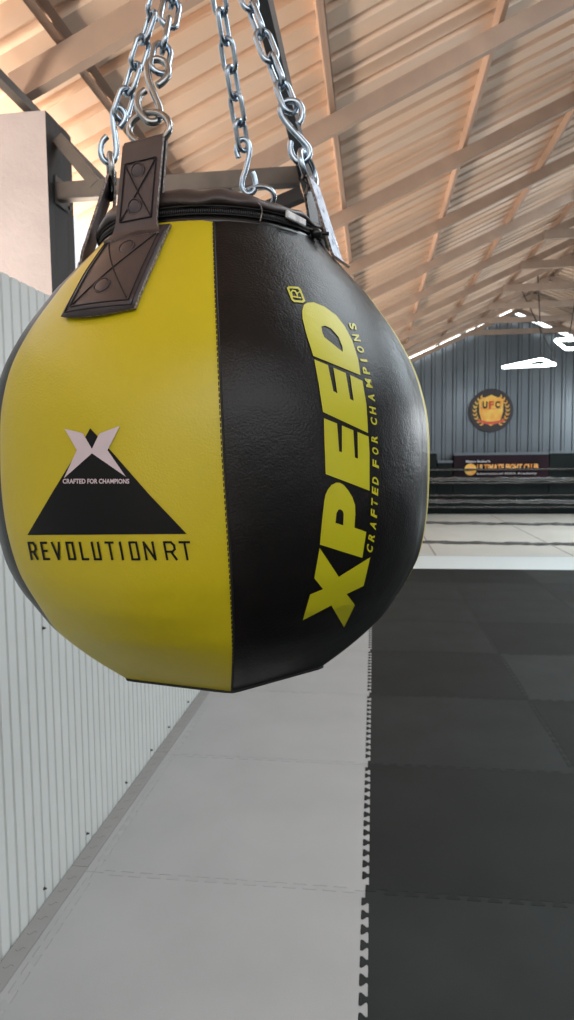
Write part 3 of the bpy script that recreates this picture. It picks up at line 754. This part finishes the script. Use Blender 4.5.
def strap(phi, top, label, ringc, ringn, lean=0, painted_sheen=None, phl=None, phb=None, ws=1):
    phl = phi if phl is None else phl; phb = phi if phb is None else phb
    rad = lambda z: (bagpt(phi, z)-C-Vector((0, 0, z))).normalized()
    S = thing_part = None
    # patch: follows the panel
    zs_ = [.121+.012*i for i in range(8)]
    bm = bmesh.new(); cols_ = []
    hw = .0365
    nU = 10
    def P(u, z, off):
        ph = phi+math.degrees(u/rs(phi, z)); return bagpt(ph, z, off)
    for layer in (0,):
        g = [[None]*(nU+1) for _ in zs_]; b0 = [[None]*(nU+1) for _ in zs_]
        for i, z in enumerate(zs_):
            for j in range(nU+1):
                u = (-hw+2*hw*j/nU)*(1-.10*i/(len(zs_)-1))
                zz = min(z, .207)-.004*math.cos(u/hw*PI/2)*(1 if i == 0 else 0)
                puff = .0022*max(0, 1-(u/hw)**4)*math.sin(PI*i/(len(zs_)-1))
                g[i][j] = bm.verts.new(P(u, zz, .0052+puff)); b0[i][j] = bm.verts.new(P(u, zz, .0006))
        for i in range(len(zs_)-1):
            for j in range(nU): bm.faces.new((g[i][j], g[i][j+1], g[i+1][j+1], g[i+1][j]))
            for j in (0, nU): f = bm.faces.new((g[i][j], g[i+1][j], b0[i+1][j], b0[i][j])); f.material_index = 1
        for i in (0, len(zs_)-1):
            for j in range(nU): f = bm.faces.new((g[i][j], g[i][j+1], b0[i][j+1], b0[i][j])); f.material_index = 1
    bmesh.ops.recalc_face_normals(bm, faces=bm.faces)
    S = obj('strap', bm, [M['strapleather'], M['edge'], M['strapleather']], bag, False)
    for p in S.data.polygons:
        if p.material_index == 0: p.use_smooth = True
    S['label'] = label
    # hanging part: from the patch up to the ring and down behind
    base = bagpt(phb, .203, .0062); base0 = bagpt(phb, .196, .0062)
    path = spline([base0, base, base.lerp(top, .30), base.lerp(top, .65), top], 6)
    nr = [(bagpt(phl, .2)-C-Vector((0, 0, .2))).normalized()]*len(path)
    wd = [ws*(.062-.018*sstep(0, 9, i)) for i in range(len(path))]
    across = (path[-1]-path[-3]).normalized().cross(nr[0]).normalized()
    bm = bmesh.new(); ribbon(bm, path, nr, wd, .0026)
    tp = (path[-1]-path[-2]).normalized(); r_in = .0046
    # roll over the ring wire
    roll = [top+nr[0]*0]
    cc = top-nr[0]*r_in
    pr_ = []; pn = []
    for q in range(9):
        a = PI*q/8; dvec = nr[0]*math.cos(a)+tp*math.sin(a); pr_.append(cc+dvec*r_in); pn.append(dvec)
    ribbon(bm, pr_, pn, [.042*ws]*9, .0022)
    back = [pr_[-1]]+[pr_[-1].lerp(ringpt(phi, .1300, .2250)+(TC*0), s) for s in (.25, .5, .75, 1)]
    ribbon(bm, back, [-nr[0]]*5, [.042*ws]*5, .0026)
    L = obj('strap_loop', bm, [painted_sheen or M['strapleather'], M['edge'], M['strapleather']], S, False)
    return S, P, path, nr, wd, across
Btop = at_dist(142.5, 141, .640); Atop = at_dist(107.5, 188, .775); Dtop = at_dist(315, 183, .705); Ctop = at_dist(262, 212, .86)
SB = strap(-30, Btop, 'brown-black front strap with stitched crosses and rivets', None, None)
SA = strap(-108, Atop, 'left strap seen edge on', None, None, phl=-80, phb=-80)
SD = strap(104, Dtop, 'right strap with a silvery sheen painted on its crinkled face', None, None, painted_sheen=M['painted_sheen'], phl=62, phb=64, ws=.72)
SCs = strap(155, Ctop, 'back strap hidden behind the bag top', None, None)

# details of the front strap: seam lines, crosses, rivets (traced on its own surface)
S, P, path, nr, wd, across = SB
def on_patch(u, z, off=.0085):
    i = (z-.121)/.084; u *= (.0365/.0405)*(1-.10*i); puff = .0022*max(0, 1-(u/.0405)**4)*math.sin(PI*max(0, min(1, i)))
    ph = -30+math.degrees(u/rs(-30, z)); return bagpt(ph, z, .0056+puff)
def line_patch(a, b_, n=12): return [on_patch(a[0]+(b_[0]-a[0])*i/n, a[1]+(b_[1]-a[1])*i/n) for i in range(n+1)]
bm = bmesh.new()
for m_ in (.0035, .008):
    q = [(-.0405+m_, .198), (-.0405+m_, .121+m_), (.0405-m_, .121+m_), (.0405-m_, .198)]
    for a, b_ in zip(q[:-1], q[1:]): tube(bm, line_patch(a, b_), .00055, 5)
tube(bm, line_patch((-.030, .131), (.031, .196), 16), .0006, 5); tube(bm, line_patch((-.031, .196), (.030, .131), 16), .0006, 5)
obj('strap_stitching', bm, M['thread'], S, True)
def rivet(c, n, r=.0068):
    bm = bmesh.new(); q = n.to_track_quat('Z', 'Y').to_matrix().to_4x4()
    bmesh.ops.create_uvsphere(bm, u_segments=20, v_segments=8, radius=r, matrix=Matrix.Translation(c) @ q @ Matrix.Diagonal((1, 1, .13, 1)))
    ring_ = [c+(q.to_3x3() @ Vector((math.cos(a*PI/12), math.sin(a*PI/12), 0)))*r*1.12 for a in range(24)]
    tube(bm, ring_, .0007, 5, closed=True)
    obj('rivet', bm, M['strapleather'], S, True)
for u, z in ((.003, .184), (-.003, .146)):
    c = on_patch(u, z); n = (c-C-Vector((0, 0, z))).normalized()+Vector((0, 0, .6)); rivet(c, n.normalized())
# loop: rectangle, cross, two rivets
def on_loop(s, u):
    k = s*(len(path)-1); i = min(int(k), len(path)-2); p = path[i].lerp(path[i+1], k-i); return p+across*u+nr[0]*.0007
def lseg(a, b_, n=10): return [on_loop(a[0]+(b_[0]-a[0])*i/n, a[1]+(b_[1]-a[1])*i/n) for i in range(n+1)]
bm = bmesh.new(); s0, s1, w_ = .36, .83, .0170
for a, b_ in (((s0, -w_), (s1, -w_)), ((s0, w_), (s1, w_)), ((s0, -w_), (s0, w_)), ((s1, -w_), (s1, w_)), ((s0, -w_), (s1, w_)), ((s0, w_), (s1, -w_))): tube(bm, lseg(a, b_), .0006, 5)
obj('strap_stitching', bm, M['thread'], S, True)
for s_ in (.47, .76): rivet(on_loop(s_, -.002), nr[0], .0062)

def wire_px(pts, dist0, dist1, y0, y1):
    out = []
    for x, y in pts:
        t = (y-y0)/(y1-y0); out.append(at_dist(x, y, dist0+(dist1-dist0)*t))
    return out
def ring_obj(pts, r=.0030, closed=True):
    bm = bmesh.new(); tube(bm, spline(pts, 8, closed), r, 10, closed=closed); return bm
def circle3(c, ax1, ax2, r1, r2=None, n=40):
    r2 = r2 or r1; return [c+ax1*math.cos(2*PI*i/n)*r1+ax2*math.sin(2*PI*i/n)*r2 for i in range(n)]
def dring(Sp, c, ax1, ax2, r1, r2, m):
    bm = bmesh.new(); tube(bm, circle3(c, ax1.normalized(), ax2.normalized(), r1, r2), .0031, 12, closed=True); obj('hanging_ring', bm, m, Sp[0], True)
vz = Vector((0, 0, 1))
def fit_ring(Sp, top_pt_px, dist, strap_top, half, m):
    """oval ring through the strap roll and the point where the hook sits"""
    hookp = at_dist(*top_pt_px, dist); nrr = Sp[3][0]; ac = Sp[5]
    c0 = strap_top-nrr*.0046
    ax2 = (hookp-c0); L = ax2.length; ax2.normalize(); ax1 = (ac-ax2*ac.dot(ax2)).normalized()
    dring(Sp, c0+ax2*(L/2), ax1, ax2, half, L/2+.0005, m)
    return hookp
hB = fit_ring(SB, (153, 113), .642, Btop, .0225, M['steelhook'])
hA = fit_ring(SA, (109.5, 155), .770, Atop, .0215, M['steelhook'])
hD = fit_ring(SD, (306, 155), .712, Dtop, .0215, M['zinc'])
hC = fit_ring(SCs, (254, 188), .845, Ctop, .0225, M['zinc'])

def hook(pts, d0, d1, m, label, tilt=0):
    ys = [q[1] for q in pts]; ya, yb = min(ys), max(ys)
    P3 = wire_px(pts, d1, d0, ya, yb)
    for i, p in enumerate(P3):                                # a slight twist, as bent wire has
        P3[i] = p+TC*tilt*math.sin(PI*i/(len(P3)-1)*2)
    bm = bmesh.new(); tube(bm, spline(P3, 8), .0033, 12); c = sum(P3, Vector())/len(P3)
    tag(obj('s_hook', bm, m, None, True, origin=c), label, 'hook', 'hooks between the chains and the bag rings')
hook([(157.4, 85.7), (164, 80.5), (168.4, 73.5), (166.6, 64.5), (159.5, 59.9), (152, 60.5), (147.6, 67), (148.6, 79), (153.4, 93), (159, 106), (160.4, 115), (156.5, 121.6), (149.5, 122), (143, 117), (138.6, 109), (137.8, 101), (140.4, 94.5), (145, 90.5)],
     .642, .655, M['steelhook'], 'steel hook linking the front chain to the ring of the front strap')
hook([(119.5, 127.5), (123.6, 122), (125.4, 115), (121.5, 109), (116, 108), (113.2, 113), (113.8, 125), (115.8, 140), (116.4, 152), (113.6, 160.6), (107.6, 162.8), (102.4, 158), (100.8, 149.5), (102.6, 141.5), (107, 136.5)],
     .770, .765, M['zinc'], 'galvanised hook linking the leftmost chain to its ring')
hook([(238.6, 158), (236.6, 150), (238.2, 142), (243.5, 139.5), (248.6, 143.5), (249.4, 152), (246.6, 166), (242.6, 179), (242.4, 188), (246.4, 193.6), (252, 193), (255.6, 187.5), (255, 179), (252.6, 172)],
     .845, .838, M['zinc'], 'galvanised hook on the back chain, just above the zipped bag top')
hook([(298.2, 124), (301.4, 118), (302, 109.6), (297.6, 102.6), (289.6, 101), (283, 103.6), (280.4, 110), (284, 119), (292.6, 130), (302, 140), (308.6, 148.4), (309, 156), (304, 161.6), (297.4, 161.4), (292.4, 155.6), (290.4, 148), (290.6, 141.6)],
     .712, .715, M['zinc'], 'galvanised hook linking the right chain to the ring of the right strap')
def chain(start, label, roll0, m):
    """oval links, each turned a quarter turn from the last, from the hook up to the top ring"""
    start = Vector(start); d = APEX-start; L = d.length-.012; d.normalize()
    t = thing('chain', label, 'chain', start, 'chains the bag hangs on')
    pitch = .0262; n = int(L/pitch); pitch = L/n
    s = d.cross(FWD).normalized(); w = d.cross(s).normalized()
    protoA = None
    for i in range(n):
        c = start+d*(pitch*(i+.5)); a = roll0+(PI/2)*i+random.uniform(-.18, .18); ax = s*math.cos(a)+w*math.sin(a)
        hl = pitch/2+.0028-.0078; rr = .0078
        pts = []
        for q in range(9):
            an = -PI/2+PI*q/8; pts.append(d*(hl+rr*math.cos(an))+ax*(rr*math.sin(an)))
        for q in range(9):
            an = PI/2+PI*q/8; pts.append(d*(-hl+rr*math.cos(an))+ax*(rr*math.sin(an)))
        bm = bmesh.new(); tube(bm, [c+p for p in pts], .0029, 10, closed=True)
        obj('link', bm, m, t, True, origin=c)
chain(at_dist(158.5, 66, .653)+Vector((0, 0, -.004)), 'steel chain rising from the front strap, second from the left', .35, M['zinc'])
chain(at_dist(119.5, 113, .765)+Vector((0, 0, -.004)), 'galvanised chain at the far left, rising from the edge-on strap', .9, M['zinc'])
chain(at_dist(243.6, 145, .838)+Vector((0, 0, -.004)), 'galvanised chain at the back, between the front and right chains', .9, M['zinc'])
chain(at_dist(291, 106, .715)+Vector((0, 0, -.004)), 'galvanised chain on the right, in front of the black beam', .4, M['zinc'])
# swivel and bracket that carry the bag (above the frame)
t = thing('swivel', 'steel swivel that gathers the four chains under the black beam', 'swivel', APEX)
bm = bmesh.new(); tube(bm, circle3(APEX, RT.cross(vz).cross(vz).normalized(), vz, .016), .004, 10, closed=True); obj('gathering_ring', bm, M['zinc'], t, True)
top = Vector((APEX.x, APEX.y, H+1.04))
bm = bmesh.new(); tube(bm, [APEX+Vector((0, 0, .014)), APEX+Vector((0, 0, .06))], .010, 14); tube(bm, [APEX+Vector((0, 0, .05)), top], .0055, 10); obj('swivel_rod', bm, M['steelhook'], t, True)
bm = bmesh.new(); box(bm, -.275, APEX.x+.03, APEX.y-.03, APEX.y+.03, H+1.036, H+1.0442, .001)
tag(obj('hanging_bracket', bm, M['darksteel'], origin=(APEX.x, APEX.y, H+1.04)), 'flat steel bracket under the black beam above the bag', 'bracket')

# ------------------------------------------------------------------ light
w = bpy.data.worlds.new('world'); SC.world = w; w.use_nodes = True
bgn = w.node_tree.nodes['Background']; bgn.inputs['Color'].default_value = (.98, .97, 1, 1); bgn.inputs['Strength'].default_value = 1.15
def area(name, loc, target, sx, sy_, power, col=(1, 1, 1)):
    l = bpy.data.lights.new(name, 'AREA'); l.shape = 'RECTANGLE'; l.size = sx; l.size_y = sy_; l.energy = power; l.color = col
    o = bpy.data.objects.new(name, l); COL.objects.link(o); o.location = loc
    o.rotation_euler = (Vector(target)-Vector(loc)).to_track_quat('-Z', 'Y').to_euler(); return o
# sunlit ground outside the left opening throws warm light up to the roof
area('ground_bounce', (-2.5, 4, 1.2), (1.0, 4, 4.0), 20, .5, 1000, (1, .82, .66))
# added fill high behind the camera; no door is built there
area('camera_fill', (1.5, -2.6, 3.3), (.2, 3.5, .6), 5, 1.6, 50, (.90, .96, 1))
area('overhead_fill', (1.7, 2.2, 4.15), (1.1, 2.4, 0), 2.2, 6.0, 240, (.84, .94, 1))  # unseen fill added overhead to brighten the floor and bag top
area('overhead_fill_rear', (4.6, 7.5, 4.6), (3.2, 7.6, 0), 1.6, 5.0, 260, (.78, .92, 1))  # unseen cool fill added over the farther mats
# daylight opening in the right side
area('side_daylight', (8.9, 9, 2.9), (0, 9, 1.0), 8, 1.2, 240, (.86, .94, 1))
area('ring_fill', (7.2, 13.2, 3.9), (3.6, 13.6, 0), 1.6, 5.0, 680, (.92, .98, 1))  # added out of view to boost the light on the ring canvas

SC.view_settings.view_transform = 'Standard'; SC.view_settings.look = 'None'
SC.view_settings.gamma = 1; SC.view_settings.exposure = 0; SC.view_settings.use_curve_mapping = False
